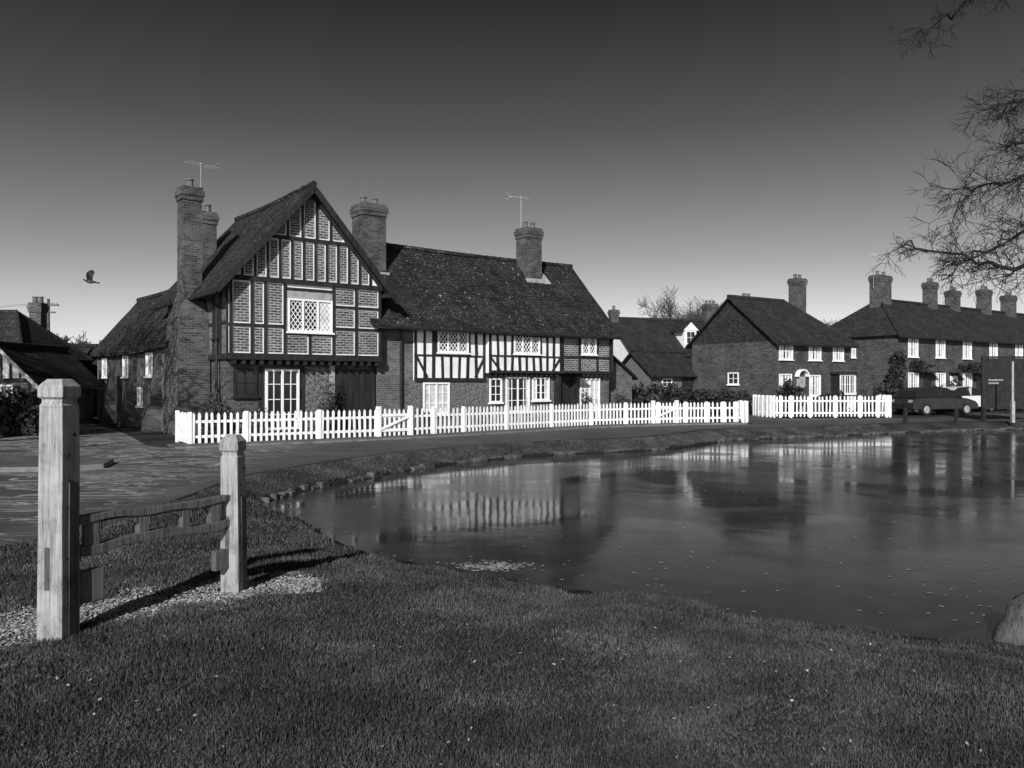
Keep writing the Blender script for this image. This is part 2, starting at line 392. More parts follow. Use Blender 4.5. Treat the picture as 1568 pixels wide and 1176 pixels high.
# ------------------------------------------------------------------ generic cottages
def cottage(name,loc,ang,L,D,ez,rz,hipL=0,hipR=0,wall='brick_far',roof='tile2',o=.3):
    E=empty(name,loc,ang); mb=MB(); mb.box(0,L,0,D,0,ez,wall)
    if not hipL: mb.poly([(0,0,ez),(0,D,ez),(0,D/2,rz-.1)],wall)
    if not hipR: mb.poly([(L,0,ez),(L,D,ez),(L,D/2,rz-.1)],wall)
    mb.obj('walls',E)
    mb=MB(); s=(rz-ez)/(D/2); ze=ez-o*s+.08
    rl=hipL if hipL else -o; rr=L-hipR if hipR else L+o
    slab(mb,(-o,-o,ze),(L+o,-o,ze),(rr,D/2,rz+.08),(rl,D/2,rz+.08),.12,roof,14,5,.03)
    slab(mb,(-o,D+o,ze),(L+o,D+o,ze),(rr,D/2,rz+.08),(rl,D/2,rz+.08),.12,roof,14,5,.03)
    if hipL: mb.poly([(-o,-o,ze),(-o,D+o,ze),(rl,D/2,rz+.08)],roof)
    if hipR: mb.poly([(L+o,-o,ze),(L+o,D+o,ze),(rr,D/2,rz+.08)],roof)
    mb.tube((rl,D/2,rz+.1),(rr,D/2,rz+.1),.11,.11,roof,8)
    for hp,xe,xr in ((hipL,-o,rl),(hipR,L+o,rr)):
        if hp:
            mb.tube((xe,-o,ze+.03),(xr,D/2,rz+.1),.09,.09,roof,6); mb.tube((xe,D+o,ze+.03),(xr,D/2,rz+.1),.09,.09,roof,6)
    mb.tube((-o,-o-.05,ze-.12),(L+o,-o-.05,ze-.12),.06,.06,'dark',6)
    mb.obj('roof',E)
    return E
A2=math.atan2(.548,.836)
C2=cottage('brick_cottage',(14.57,44,0),A2,6.9,6.27,4.05,6.6,0,2.2)
mb=MB(); W=Wall(mb,(0,0,0),(1,0,0))
W2=Wall(mb,(0,6.27,0),(0,-1,0)); W2.poly([(-.15,4.0),(6.42,4.0),(3.135,6.62)],.03,'tile2')
for a,b in ((.25,1.4),(2.85,3.95),(5.1,6.1)): W.window(a,b,2.95,3.9,nx=2,ny=2,mull=2,d=.005,curt=.3); W.box(a-.1,b+.1,3.91,4.02,0,.02,'white')
W.window(.25,1.3,1.2,2.15,nx=2,ny=2,mull=2,curt=.3,d=.005)
W.window(2.9,3.9,.9,2.1,nx=2,ny=2,mull=2,curt=.3,d=.005)
W.box(1.8,2.5,0,2.0,0,.06,'lead')
for i in range(7):
    t0=math.pi*i/7;t1=math.pi*(i+1)/7
    q=lambda t,a,b,d: W.P(2.15+a*math.cos(t),2.0+b*math.sin(t),d)
    mb.hexa([q(t0,.42,.35,.25),q(t1,.42,.35,.25),q(t1,.42,.35,0),q(t0,.42,.35,0),q(t0,.5,.43,.25),q(t1,.5,.43,.25),q(t1,.5,.43,0),q(t0,.5,.43,0)],'white')
W.box(4.9,6.3,0,1.0,0,.6,'white');W.box(4.8,6.4,2.15,2.3,0,.75,'tile2')
Wb=Wall(mb,W.P(0,0,.6),(1,0,0)); Wb.window(4.9,6.3,1.0,2.13,nx=2,ny=2,mull=3)
W.box(4.92,6.28,1.0,2.13,0,.598,'glass')
W2.window(2.9,3.7,1.55,2.25,nx=2,ny=2,d=.005)
mb.obj('windows_and_porch',C2)
mb=MB(); stack(mb,2.6,3.4,4.3,4.9,5,6.9,'brick_dark',2); stack(mb,6.2,7.0,4.6,5.2,4,6.6,'brick_dark',2); mb.obj('chimneys',C2)

A3=math.atan2(.57,.82)
C3=cottage('brick_terrace',(24.2,50,0),A3,34,5.8,4.8,7.2,2.9,0)
mb=MB(); W=Wall(mb,(0,0,0),(1,0,0))
for i,u in enumerate((1.2,4.6,8.2,12,16,20,24)):
    W.window(u,u+1.15,3.3,4.55,nx=2,ny=2,mull=2,d=.005,curt=.3); W.window(u,u+1.2,.9,2.3,nx=2,ny=2,mull=2,d=.005,curt=.3)
    W.box(u-.05,u+1.25,4.57,4.7,0,.02,'white')
    W.box(u+1.9,u+2.8,0,2.1,0,.05,'white' if i%2 else 'dark'); W.box(u+1.7,u+3.0,2.3,2.4,0,.7,'tile2')
W2=Wall(mb,(0,5.8,0),(0,-1,0)); W2.window(2.0,3.0,3.3,4.3,nx=2,ny=2,mull=2,d=.005,curt=.3); W2.window(2.0,3.0,1.0,2.1,nx=2,ny=2,mull=2,d=.005,curt=.3)
mb.obj('windows_and_doors',C3)
mb=MB()
for x,wd,zt in ((2.2,1.5,8.9),(9.0,.8,8.9),(12.2,.9,8.5),(17.0,1.0,8.9),(21,1.2,8.7),(27,1.2,8.7)): stack(mb,x,x+wd,2.5,3.2,6,zt,'brick_dark',2)
aerial(mb,2.0,2.8,8,2.3,.5)
stack(mb,-1.5,-.5,6.2,6.9,2,8.8,'brick_dark',2)
mb.obj('chimneys',C3)

C4=cottage('dormer_cottage',(8.6,57,0),math.radians(20),9,6,4.0,6.4,0,0,'plaster')
mb=MB(); W=Wall(mb,(0,0,0),(1,0,0))
W.box(4.4,5.4,4.2,5.5,-1.6,-.1,'white'); mb.poly([(4.2,.05,5.5),(5.6,.05,5.5),(4.9,.05,6.15)],'white')
slab(mb,(4.1,0,5.45),(4.1,2.2,5.45),(4.9,2.2,6.2),(4.9,0,6.2),.06,'tile2',2,2,0); slab(mb,(5.7,0,5.45),(5.7,2.2,5.45),(4.9,2.2,6.2),(4.9,0,6.2),.06,'tile2',2,2,0)
Wd=Wall(mb,(0,.1,0),(1,0,0)); Wd.window(4.5,5.3,4.5,5.45,nx=2,ny=2,d=.003)
W.box(-.05,9.05,0,3.2,0,.03,'brick_dark')
for u in (1,3.4,6.5): W.window(u,u+1,1.0,2.2,nx=2,ny=2,mull=2,d=.04)
stack(mb,-.3,.3,2.6,3.1,5,7.1,'brick_dark',1);stack(mb,8.0,9.0,2.6,3.3,5,7.8,'brick_dark',3)
mb.obj('dormer_and_windows',C4)
C5=cottage('low_outbuilding',(8.3,47.5,0),math.radians(30),5.0,3.2,2.3,3.5,0,0,'flint')
mb=MB(); W=Wall(mb,(0,0,0),(1,0,0)); W.window(.8,1.6,1.2,1.9,d=.005); W.box(2.4,3.3,.05,2.0,0,.05,'dark'); mb.obj('door_and_window',C5)
C6=cottage('tiled_cottage',(-31,34.0,0),0,10,5,2.9,4.8,0,1.7,'brick')
mb=MB(); W=Wall(mb,(0,0,0),(1,0,0))
for u in (2,5,8): W.window(u,u+1.1,1.0,2.1,nx=2,ny=2,mull=2,d=.005)
W3=Wall(mb,(10,0,0),(0,1,0)); W3.window(1.8,2.8,1,2,nx=2,ny=2,mull=2,d=.005)
stack(mb,8.2,8.75,3.6,4.1,3,5.45,'brick_dark',2)
mb.obj('windows_and_chimney',C6)
C7=cottage('gabled_cottage',(-17.6,29.5,0),math.pi/2,4,2.6,1.75,3.0,0,0,'brick')
mb=MB(); W2=Wall(mb,(0,2.6,0),(0,-1,0))
W2.poly([(.1,1.78),(2.5,1.78),(1.3,2.85)],.01,'plaster')
W2.beam((0,1.78),(2.6,1.78),.12,.02,.08,'timber')
for u in (.6,.95,1.3,1.65,2.0): W2.beam((u,1.8),(u,1.75+(1.3-abs(u-1.3))*.9),.07,.02,.06,'timber')
for sg in (0,1):
    f=(lambda u:u) if not sg else (lambda u:2.6-u); W2.beam((f(-.3),1.42),(f(1.3),2.98),.12,.29,.33,'curtain')
W2.window(.85,1.75,.8,1.6,nx=2,ny=2,mull=2,d=.005)
mb.obj('windows_and_timber',C7)
C8=cottage('low_barn',(-22.8,39.5,0),math.radians(20),5,4,2.0,3.5,0,0,'brick_dark')
mb=MB(); W=Wall(mb,(0,0,0),(1,0,0)); W.box(1,2.4,0,1.9,0,.05,'dark'); W.window(3.2,4,.9,1.6,d=.005); mb.obj('doors',C8)

# ------------------------------------------------------------------ terrain
near=[(-4.05,13.2),(-3.75,12.3),(-2.92,11.35),(-2.17,10.04),(-1.37,9.1),(-.59,8.56),(.1,8.0),(.73,7.63),(1.29,7.28),(2.05,6.83),(2.74,6.47),(3.18,6.3),(3.7,6.3),(4.3,6.6),(6,7.2),(9,7.6),(14,9),(25,12),(45,16)]
far=[(-4.05,13.2),(-3.93,14.0),(-3.5,15.3),(-2.6,17.4),(-1.3,19.5),(1.2,21.8),(4.1,23.2),(6.4,25.7),(7.8,27.4),(11,28.7),(15.8,31.3),(21.5,33.4),(45,39)]
def smoothpl(P,n=6):
    out=[];P=[Vector(p) for p in P]
    for i in range(len(P)-1):
        a=P[max(i-1,0)];b=P[i];c=P[i+1];d=P[min(i+2,len(P)-1)]
        for k in range(n):
            t=k/n
            out.append(.5*((2*b)+(c-a)*t+(2*a-5*b+4*c-d)*t*t+(3*b-a-3*c+d)*t**3))
    out.append(P[-1]); return [tuple(p) for p in out]
nearS=smoothpl(near);farS=smoothpl(far)
def sdist(x,y,P):
    d=np.full(x.shape,1e9)
    for (ax,ay),(bx,by) in zip(P,P[1:]):
        vx,vy=bx-ax,by-ay; t=np.clip(((x-ax)*vx+(y-ay)*vy)/(vx*vx+vy*vy+1e-12),0,1)
        d=np.minimum(d,np.hypot(x-ax-t*vx,y-ay-t*vy))
    return d
polyN=np.array(farS+nearS[::-1][:-1])
def inside(x,y):
    r=np.zeros(x.shape,bool); n=len(polyN)
    for i in range(n):
        x1,y1=polyN[i];x2,y2=polyN[(i+1)%n]
        if y1==y2: continue
        c=((y1>y)!=(y2>y))&(x<(x2-x1)*(y-y1)/(y2-y1)+x1); r^=c
    return r
sm=lambda t: (lambda q:q*q*(3-2*q))(np.clip(t,0,1))
WL=-.30
def hfun(x,y):
    m=(x>-20)&(x<60)&(y>-4)&(y<50)
    h=np.zeros(x.shape)
    xs,ys=x[m],y[m]
    dn=sdist(xs,ys,nearS);df=sdist(xs,ys,farS);ins=inside(xs,ys)
    w=2.2-1.5*np.clip((ys-9)/2.5,0,1)
    w=np.maximum(w,.5)
    jit=.04*np.sin(xs*3.1+ys*2.3)+.04*np.sin(xs*7.3-ys*5.1)+.02*np.sin(xs*17+ys*13)
    nearh=np.sqrt(sm((dn+jit*1.2)/w))*.35+.65*sm((dn+jit)/w)
    farh=.25*sm((df+jit)/.2)+.75*sm((df+.3*jit)/.85)
    out=WL+.3*np.minimum(nearh,farh)
    inn=WL-.02-.5*np.minimum(sm((dn-jit)/2.5),sm(df/.3))
    hh=np.where(ins,inn,out)
    und=(.018*np.sin(xs*1.3+ys*.9)+.012*np.sin(xs*2.9-ys*2.1)+.006*np.sin(xs*6.1+ys*5.3))*np.clip((9-ys)/2,0,1)*np.clip((xs+5)/1,0,1)
    h[m]=hh+np.where(ins,0,und); return h
def axis(segs):
    a=[]
    for s0,s1,st in segs: a+=list(np.arange(s0,s1,st))
    return np.array(a+[segs[-1][1]])
xs=axis([(-900,-100,100),(-100,-20,8),(-20,-6,.7),(-6,8,.14),(8,30,.4),(30,100,7),(100,1000,100)])
ys=axis([(-60,-4,8),(-4,2,.5),(2,14,.14),(14,35,.2),(35,42,.7),(42,100,6),(100,1500,100)])
X,Y=np.meshgrid(xs,ys); hz=hfun(X.ravel(),Y.ravel())
nx,ny=len(xs),len(ys)
V=np.column_stack([X.ravel(),Y.ravel(),hz])
idx=np.arange(nx*ny).reshape(ny,nx)
F=np.stack([idx[:-1,:-1],idx[:-1,1:],idx[1:,1:],idx[1:,:-1]],-1).reshape(-1,4)
def npmesh(name,V,F,mat,smooth=False):
    me=bpy.data.meshes.new(name); k=F.shape[1]
    me.vertices.add(len(V)); me.vertices.foreach_set('co',V.astype(np.float32).ravel())
    me.loops.add(F.size); me.loops.foreach_set('vertex_index',F.astype(np.int32).ravel())
    me.polygons.add(len(F)); me.polygons.foreach_set('loop_start',np.arange(0,F.size,k,dtype=np.int32))
    me.update(calc_edges=True); me.validate()
    if smooth: me.polygons.foreach_set('use_smooth',[True]*len(me.polygons))
    me.materials.append(mat); o=bpy.data.objects.new(name,me); col.objects.link(o); return o
def groundmat():
    m,nt,b=newmat('ground_grass'); L=nt.links.new
    tc=N(nt,'ShaderNodeTexCoord')
    a=N(nt,'ShaderNodeTexNoise'); a.inputs['Scale'].default_value=.9; a.inputs['Detail'].default_value=8; L(tc.outputs['Object'],a.inputs['Vector'])
    c=N(nt,'ShaderNodeTexNoise'); c.inputs['Scale'].default_value=40; c.inputs['Detail'].default_value=6; c.inputs['Roughness'].default_value=.8; L(tc.outputs['Object'],c.inputs['Vector'])
    r=ramp(nt,[(.35,.025),(.65,.065)]); L(a.outputs['Fac'],r.inputs[0])
    r2=ramp(nt,[(.3,.4),(.7,1.5)]); L(c.outputs['Fac'],r2.inputs[0])
    mx=N(nt,'ShaderNodeMixRGB',blend_type='MULTIPLY'); mx.inputs[0].default_value=1; L(r.outputs[0],mx.inputs[1]); L(r2.outputs[0],mx.inputs[2])
    sx=N(nt,'ShaderNodeSeparateXYZ'); L(tc.outputs['Object'],sx.inputs[0])
    mr=N(nt,'ShaderNodeMapRange'); mr.inputs[1].default_value=-.28; mr.inputs[2].default_value=-.2; L(sx.outputs['Z'],mr.inputs[0])
    m2=N(nt,'ShaderNodeMixRGB'); m2.inputs[1].default_value=g(.02); L(mr.outputs[0],m2.inputs[0]); L(mx.outputs[0],m2.inputs[2])
    L(m2.outputs[0],b.inputs['Base Color']); b.inputs['Roughness'].default_value=.95; b.inputs['Specular IOR Level'].default_value=.1
    bp=N(nt,'ShaderNodeBump'); bp.inputs['Strength'].default_value=.9; bp.inputs['Distance'].default_value=.03; L(c.outputs['Fac'],bp.inputs['Height']); L(bp.outputs[0],b.inputs['Normal'])
    return m
M['ground']=groundmat()
npmesh('ground',V,F,M['ground'],True)
def watermat():
    m,nt,b=newmat('pond_water'); L=nt.links.new
    tc=N(nt,'ShaderNodeTexCoord')
    b.inputs['IOR'].default_value=1.34
    a=N(nt,'ShaderNodeTexNoise'); a.inputs['Scale'].default_value=.45; a.inputs['Detail'].default_value=6; a.inputs['Distortion'].default_value=.6; L(tc.outputs['Object'],a.inputs['Vector'])
    r=ramp(nt,[(.42,.07),(.5,.13),(.62,.2)]); L(a.outputs['Fac'],r.inputs[0]); L(r.outputs[0],b.inputs['Roughness'])
    c=N(nt,'ShaderNodeTexNoise'); c.inputs['Scale'].default_value=2.2; c.inputs['Detail'].default_value=3; L(tc.outputs['Object'],c.inputs['Vector'])
    v=N(nt,'ShaderNodeTexNoise'); v.inputs['Scale'].default_value=30; v.inputs['Detail'].default_value=3; L(tc.outputs['Object'],v.inputs['Vector'])
    ad=N(nt,'ShaderNodeMath',operation='MULTIPLY_ADD'); ad.inputs[1].default_value=.08; L(v.outputs['Fac'],ad.inputs[0]); L(c.outputs['Fac'],ad.inputs[2])
    bp=N(nt,'ShaderNodeBump'); bp.inputs['Strength'].default_value=.22; bp.inputs['Distance'].default_value=.012; L(ad.outputs[0],bp.inputs['Height']); L(bp.outputs[0],b.inputs['Normal'])
    f=N(nt,'ShaderNodeTexNoise'); f.inputs['Scale'].default_value=.9; f.inputs['Detail'].default_value=12; f.inputs['Roughness'].default_value=.72; f.inputs['Distortion'].default_value=.8; L(tc.outputs['Object'],f.inputs['Vector'])
    rf=ramp(nt,[(.38,.016),(.55,.030),(.66,.05),(.75,.11)]); L(f.outputs['Fac'],rf.inputs[0]); L(rf.outputs[0],b.inputs['Base Color'])
    return m
mbw=MB(); mbw.poly([(-6,5,WL),(48,5,WL),(48,40,WL),(-6,40,WL)],watermat()); mbw.obj('pond_water')
mb=MB()
P=farS
for (ax,ay),(bx,by) in zip(P,P[1:]):
    a=Vector((ax,ay,0));b=Vector((bx,by,0)); L_=(b-a).length; n=max(1,int(L_/.35))
    for i in range(n):
        p=a.lerp(b,i/n);q=a.lerp(b,(i+.9)/n); t=(q-p).normalized(); nn=Vector((-t.y,t.x,0))
        h=WL+random.uniform(.03,.11); o0=random.uniform(-.12,.06)
        mb.hexa([p+nn*o0+Z*-.6,q+nn*(o0+random.uniform(-.04,.04))+Z*-.6,q+nn*.3+Z*-.6,p+nn*.3+Z*-.6,p+nn*(o0+.05)+Z*h,q+nn*(o0+.06)+Z*(h+random.uniform(-.02,.02)),q+nn*.25+Z*(WL+.09),p+nn*.25+Z*(WL+.09)],'stone')
mb.obj('pond_stone_edging',bevel=.02)
def asph():
    m,nt,b=newmat('asphalt'); L=nt.links.new
    tc=N(nt,'ShaderNodeTexCoord')
    a=N(nt,'ShaderNodeTexNoise'); a.inputs['Scale'].default_value=.6; a.inputs['Detail'].default_value=8; a.inputs['Roughness'].default_value=.7; L(tc.outputs['Object'],a.inputs['Vector'])
    r=ramp(nt,[(.35,.035),(.62,.085)]); L(a.outputs['Fac'],r.inputs[0])
    mp=N(nt,'ShaderNodeMapping'); mp.inputs['Scale'].default_value=(.35,1.3,1); mp.inputs['Rotation'].default_value=(0,0,-.25); L(tc.outputs['Object'],mp.inputs[0])
    f=N(nt,'ShaderNodeTexNoise'); f.inputs['Scale'].default_value=1.1; f.inputs['Detail'].default_value=5; f.inputs['Roughness'].default_value=.6; f.inputs['Distortion'].default_value=1.2; L(mp.outputs[0],f.inputs['Vector'])
    rf=ramp(nt,[(.465,0),(.49,1),(.515,0),(.57,0),(.595,.8),(.62,0)]); L(f.outputs['Fac'],rf.inputs[0])
    sx=N(nt,'ShaderNodeSeparateXYZ'); L(tc.outputs['Object'],sx.inputs[0])
    mr=N(nt,'ShaderNodeMapRange'); mr.inputs[1].default_value=-4.9; mr.inputs[2].default_value=-6.0; mr.inputs[3].default_value=0; mr.inputs[4].default_value=.35; L(sx.outputs['X'],mr.inputs[0])
    mm=N(nt,'ShaderNodeMath',operation='MULTIPLY'); L(rf.outputs[0],mm.inputs[0]); L(mr.outputs[0],mm.inputs[1])
    ad=N(nt,'ShaderNodeMixRGB',blend_type='ADD'); ad.inputs[0].default_value=1; L(r.outputs[0],ad.inputs[1]); L(mm.outputs[0],ad.inputs[2])
    c=N(nt,'ShaderNodeTexNoise'); c.inputs['Scale'].default_value=60; c.inputs['Detail'].default_value=4; L(tc.outputs['Object'],c.inputs['Vector'])
    L(ad.outputs[0],b.inputs['Base Color']); b.inputs['Roughness'].default_value=.75
    bp=N(nt,'ShaderNodeBump'); bp.inputs['Strength'].default_value=.5; bp.inputs['Distance'].default_value=.01; L(c.outputs['Fac'],bp.inputs['Height']); L(bp.outputs[0],b.inputs['Normal'])
    return m
M['asphalt']=asph()
M['pave']=gmat('pavement_tarmac',.06,.12,1.5,8,.85,.5,50)
M['kerb']=gmat('kerb_stone',.10,.2,3,6,.85,.4,30)
R=smoothpl([(-4.85,12.2),(-4.9,14.2),(-4.45,15.8),(-3.5,18),(-2.1,20.3),(.7,22.8),(3.6,24.4),(5.7,26.8),(7.3,28.8),(10.8,29.9),(15.4,32.5),(21.2,34.7),(45,40.5)])
road=R+[(45,47),(24,42.2),(19.3,37.2),(12.0,37.0),(10.6,36),(10.2,33.6),(9.6,32.0),(7,31.3),(3.2,29.4),(-1.2,25.2),(-3.8,23.1),(-8.4,20.2),(-9.6,21),(-12.6,26),(-20,36.5),(-26,36.5),(-24,26),(-40,20),(-60,-10),(-20,-20),(-8.6,-2),(-5.4,7.2),(-4.85,10)]
mb=MB(); mb.poly([(x,y,.006) for x,y in road],'asphalt'); mb.obj('road')
mb=MB(); mb.poly([(10.2,33.6,.004),(10.6,36,.004),(12,37,.004),(12.5,44,.004),(13,60,.004),(9.8,60,.004),(10,44,.004),(9.4,33,.004)],'asphalt'); mb.obj('side_lane')
fl=[(-8.58,21.2),(-4.07,24.1),(-1.6,26.2),(3.0,30.4),(7.0,32.2),(9.2,32.75),(9.9,33.6),(9.9,35)]
mb=MB(); fs=smoothpl([(-9.0,20.9),(-4.07,24.1),(-1.6,26.2),(3.0,30.4),(7.0,32.2),(9.2,32.75)],5)
for a,b in zip(fs,fs[1:]):
    a=Vector((*a,0));b=Vector((*b,0));t=(b-a).normalized();n_=Vector((t.y,-t.x,0))
    def P8(o0,o1,z0,z1): return [a+n_*o1+Z*z0,b+n_*o1+Z*z0,b+n_*o0+Z*z0,a+n_*o0+Z*z0,a+n_*o1+Z*z1,b+n_*o1+Z*z1,b+n_*o0+Z*z1,a+n_*o0+Z*z1]
    mb.hexa(P8(-.3,.85,-.05,.055),'pave'); mb.hexa(P8(.852,.97,-.05,.06),'kerb')
mb.obj('pavement')
mb=MB()
isl=[(-24,14.5),(-8.6,15.0),(-8.0,15.6),(-8.3,16.6),(-10,17.3),(-24,18.5)]
mb.poly([(x,y,.1) for x,y in isl],'pave')
for a,b in zip(isl,isl[1:]+isl[:1]): mb.poly([(a[0],a[1],0),(b[0],b[1],0),(b[0],b[1],.1),(a[0],a[1],.1)],'kerb')
mb.obj('traffic_island_pavement')
# ------------------------------------------------------------------ picket fences
def picket(name,line,h=.8,gates=()):
    E=empty(name,(0,0,0)); mb=MB(); mp=MB(); rng=random.Random(3)
    P=[Vector((x,y,0)) for x,y in line]
    seg=[(a,b) for a,b in zip(P,P[1:])]
    for a,b in seg:
        L=(b-a).length; t=(b-a)/L; n=Vector((t.y,-t.x,0)); k=max(1,int(L/.155))
        for i in range(k):
            c=a+t*((i+.5)*L/k); hh=h+rng.uniform(-.018,.018); w=.035+rng.uniform(-.003,.003); ln=rng.uniform(-.016,.016)
            pts=[c-t*w,c+t*w,c+t*(w+ln)+Z*(hh-.06),c+t*ln+Z*hh,c-t*(w-ln)+Z*(hh-.06)]
            f=[p+Z*.06+n*.035 for p in pts]; bk=[p+Z*.06+n*.015 for p in pts]
            base=len(mb.v); kk=mb.mi('fencewhite'); mb.v+=[tuple(p) for p in f+bk]
            mb.f.append(tuple(base+j for j in range(5))); mb.m.append(kk); mb.f.append(tuple(base+5+j for j in range(5))[::-1]); mb.m.append(kk)
            for j in range(5):
                q=(j+1)%5; mb.f.append((base+j,base+5+j,base+5+q,base+q)); mb.m.append(kk)
        for z in (.2,h-.22):
            mb.hexa([a+n*.012+Z*z,b+n*.012+Z*z,b-n*.03+Z*z,a-n*.03+Z*z,a+n*.012+Z*(z+.07),b+n*.012+Z*(z+.07),b-n*.03+Z*(z+.07),a-n*.03+Z*(z+.07)],'fencewhite')
        m_=max(1,round(L/2.2))
        for i in range(m_):
            c=a+t*(i*L/m_)
            lo=[c-t*.05+n*.06,c+t*.05+n*.06,c+t*.05-n*.04,c-t*.05-n*.04]
            mp.hexa(lo+[q+Z*(h+.08) for q in lo],'fencewhite')
    for gx,gw in gates:
        a,b=min(seg,key=lambda s:abs((s[0].x+s[1].x)/2-gx)); t=(b-a).normalized(); n=Vector((t.y,-t.x,0))
        a=a+t*((gx-a.x)/t.x); b=a+t*gw
        for c in (a,b):
            lo=[c-t*.06+n*.1,c+t*.06+n*.1,c+t*.06-n*.05,c-t*.06-n*.05]; mp.hexa(lo+[q+Z*(h+.14) for q in lo],'fencewhite')
        for z0,z1 in ((.18,.18),(h-.18,h-.18),(.2,h-.2)):
            o=.04 if z0==z1 else .065
            mp.hexa([a+n*(o+.022)+Z*z0,b+n*(o+.022)+Z*z1,b+n*o+Z*z1,a+n*o+Z*z0,a+n*(o+.022)+Z*(z0+.09),b+n*(o+.022)+Z*(z1+.09),b+n*o+Z*(z1+.09),a+n*o+Z*(z0+.09)],'fencewhite')
    mb.obj('pickets_and_rails',E); mp.obj('posts_and_gates',E,bevel=.01)
    return E
picket('white_picket_fence',[(-9.4,22.4),(-8.58,21.2)]+smoothpl(fl[:],3)[1:],.82,((-4.05,1.1),(5.6,1.1)))
picket('white_picket_fence',smoothpl([(12.3,40.5),(12.3,38.4),(13.2,37.7),(17.4,37.9),(18.3,38.6),(18.8,41)],4),.98)

# ------------------------------------------------------------------ oak post and rail
OB=empty('oak_post_and_rail_barrier',(0,0,0))
pa=Vector((-3.0,5.27,0));pb=Vector((-2.26,6.48,0)); fd=(pb-pa).normalized(); fa=math.atan2(fd.y,fd.x)
def post(base,h,w,nm,seed):
    mb=MB(); a=w/2; rg=random.Random(seed)
    lv=[(-.1,a*1.03),(.3,a*1.02),(.7,a*.99),(h-.6,a*.99),(h-.19,a*.95),(h-.175,a*.95),(h-.16,a*.84),(h-.135,a*.84),(h-.12,a*1.04),(h-.05,a*1.04),(h,a*.62)]
    k=mb.mi('wood')
    for z,r in lv:
        j=rg.uniform(-.003,.003)
        mb.v+=[(-r+j,-r,z),(r+j,-r,z),(r+j,r,z),(-r+j,r,z)]
    for i in range(len(lv)-1):
        for j in range(4):
            q=(j+1)%4; mb.f.append((i*4+j,i*4+q,i*4+4+q,i*4+4+j)); mb.m.append(k)
    e=(len(lv)-1)*4; mb.f.append((e,e+1,e+2,e+3)); mb.m.append(k)
    for z in (.32,.62,.95,1.3):
        if z<h-.3: mb.tube((.03,-a*.97,z+.05),(.03,-a*1.07,z+.05),.014,.014,'dark',8); mb.tube((-.03,-a*.97,z-.08),(-.03,-a*1.07,z-.08),.012,.012,'dark',8)
    mb.box(-a*1.08,-a*.9,.0,.035,.34,.62,'wooddark')
    t=h*.6
    mb.hexa([(-a*.35,-a*1.12,.0),(a*.8,-a*1.12,.0),(a*.8,-a*.97,.0),(-a*.35,-a*.97,.0),(-a*.35,-a*1.12,t),(a*.8,-a*1.12,t-.03),(a*.8,-a*.97,t),(-a*.35,-a*.97,t+.03)],'wooddark')
    o=mb.obj(nm,OB,bevel=.006); o.location=base; o.rotation_euler=(rg.uniform(-.012,.012),rg.uniform(-.01,.01),fa+math.radians(24))
post(pa,1.72,.175,'post_1',3); post(pb,1.27,.15,'post_2',4)
mb=MB(); L_=(pb-pa).length
def rail(x0,x1,y0,y1,zf,th,mat,n=14):
    k=mb.mi(mat);b=len(mb.v)
    for i in range(n+1):
        x=x0+(x1-x0)*i/n; z=zf(x); z2=z-th(x)
        mb.v+=[(x,y0,z2),(x,y1,z2),(x,y1,z),(x,y0,z)]
    for i in range(n):
        for j in range(4):
            q=(j+1)%4; mb.f.append((b+i*4+j,b+i*4+q,b+i*4+4+q,b+i*4+4+j)); mb.m.append(k)
    mb.f.append((b,b+1,b+2,b+3)); mb.m.append(k); e=b+n*4; mb.f.append((e,e+1,e+2,e+3)); mb.m.append(k)
rail(.06,L_-.05,-.04,.04,lambda x:.79+.008*math.sin(x*5),lambda x:.05+.008*math.sin(x*13),'wooddark')
rail(.06,L_-.05,-.035,.045,lambda x:.60-.015*math.sin(x*7),lambda x:.05+.02*abs(math.sin(x*6+.5)),'wooddark')
for x,w_ in ((.22,.05),(.6,.04),(.95,.035),(1.22,.05)): mb.box(x-w_,x+w_,-.03,.03,.57,.76,'wooddark')
for x0,x1 in ((.27,.56),(.64,.91),(.99,1.17)):
    rail(x0,x1,-.028,.028,lambda x:.745,lambda x,x0=x0,x1=x1:.02+.05*abs(2*(x-x0)/(x1-x0)-1)**2,'wooddark',8)
mb.box(.06,.3,-.035,.035,.2,.42,'wooddark'); mb.box(L_-.2,L_-.05,-.03,.03,.2,.36,'wooddark')
o=mb.obj('rails',OB,bevel=.006); o.location=pa; o.rotation_euler=(0,0,fa)

def chipmask(x,y):
    ax,ay=-4.4,4.6; bx,by=-1.95,6.75
    vx,vy=bx-ax,by-ay; t=np.clip(((x-ax)*vx+(y-ay)*vy)/(vx*vx+vy*vy),0,1)
    d=np.hypot(x-ax-t*vx,y-ay-t*vy); return d+.1*np.sin(x*9+y*4)+.07*np.sin(y*15-x*5)
def quadcloud(P,size,flat,rng,asp=.6):
    n=len(P); a=rng.rand(n)*2*math.pi; tilt=(rng.rand(n)-.5)*flat
    u=np.column_stack([np.cos(a),np.sin(a),tilt]); w=np.column_stack([-np.sin(a),np.cos(a),(rng.rand(n)-.5)*flat])
    s=(size*(.5+rng.rand(n)))[:,None]
    V=np.stack([P-u*s-w*s*asp,P+u*s-w*s*asp*.7,P+u*s*.8+w*s*asp,P-u*s+w*s*asp],1).reshape(-1,3)
    return V,np.arange(len(V)).reshape(-1,4)
pts=np.column_stack([rs.uniform(-5,-1.3,120000),rs.uniform(3.8,7.5,120000)])
cm=chipmask(pts[:,0],pts[:,1]); pts=pts[cm+rs.rand(len(cm))**2*.3<.42][:40000]
P3=np.column_stack([pts,hfun(pts[:,0],pts[:,1])+.004+rs.rand(len(pts))*.012])
Vc,Fc=quadcloud(P3,.008,1.0,rs); M['chip']=gmat('wood_chip',.10,.6,45,3,.8,0,10)
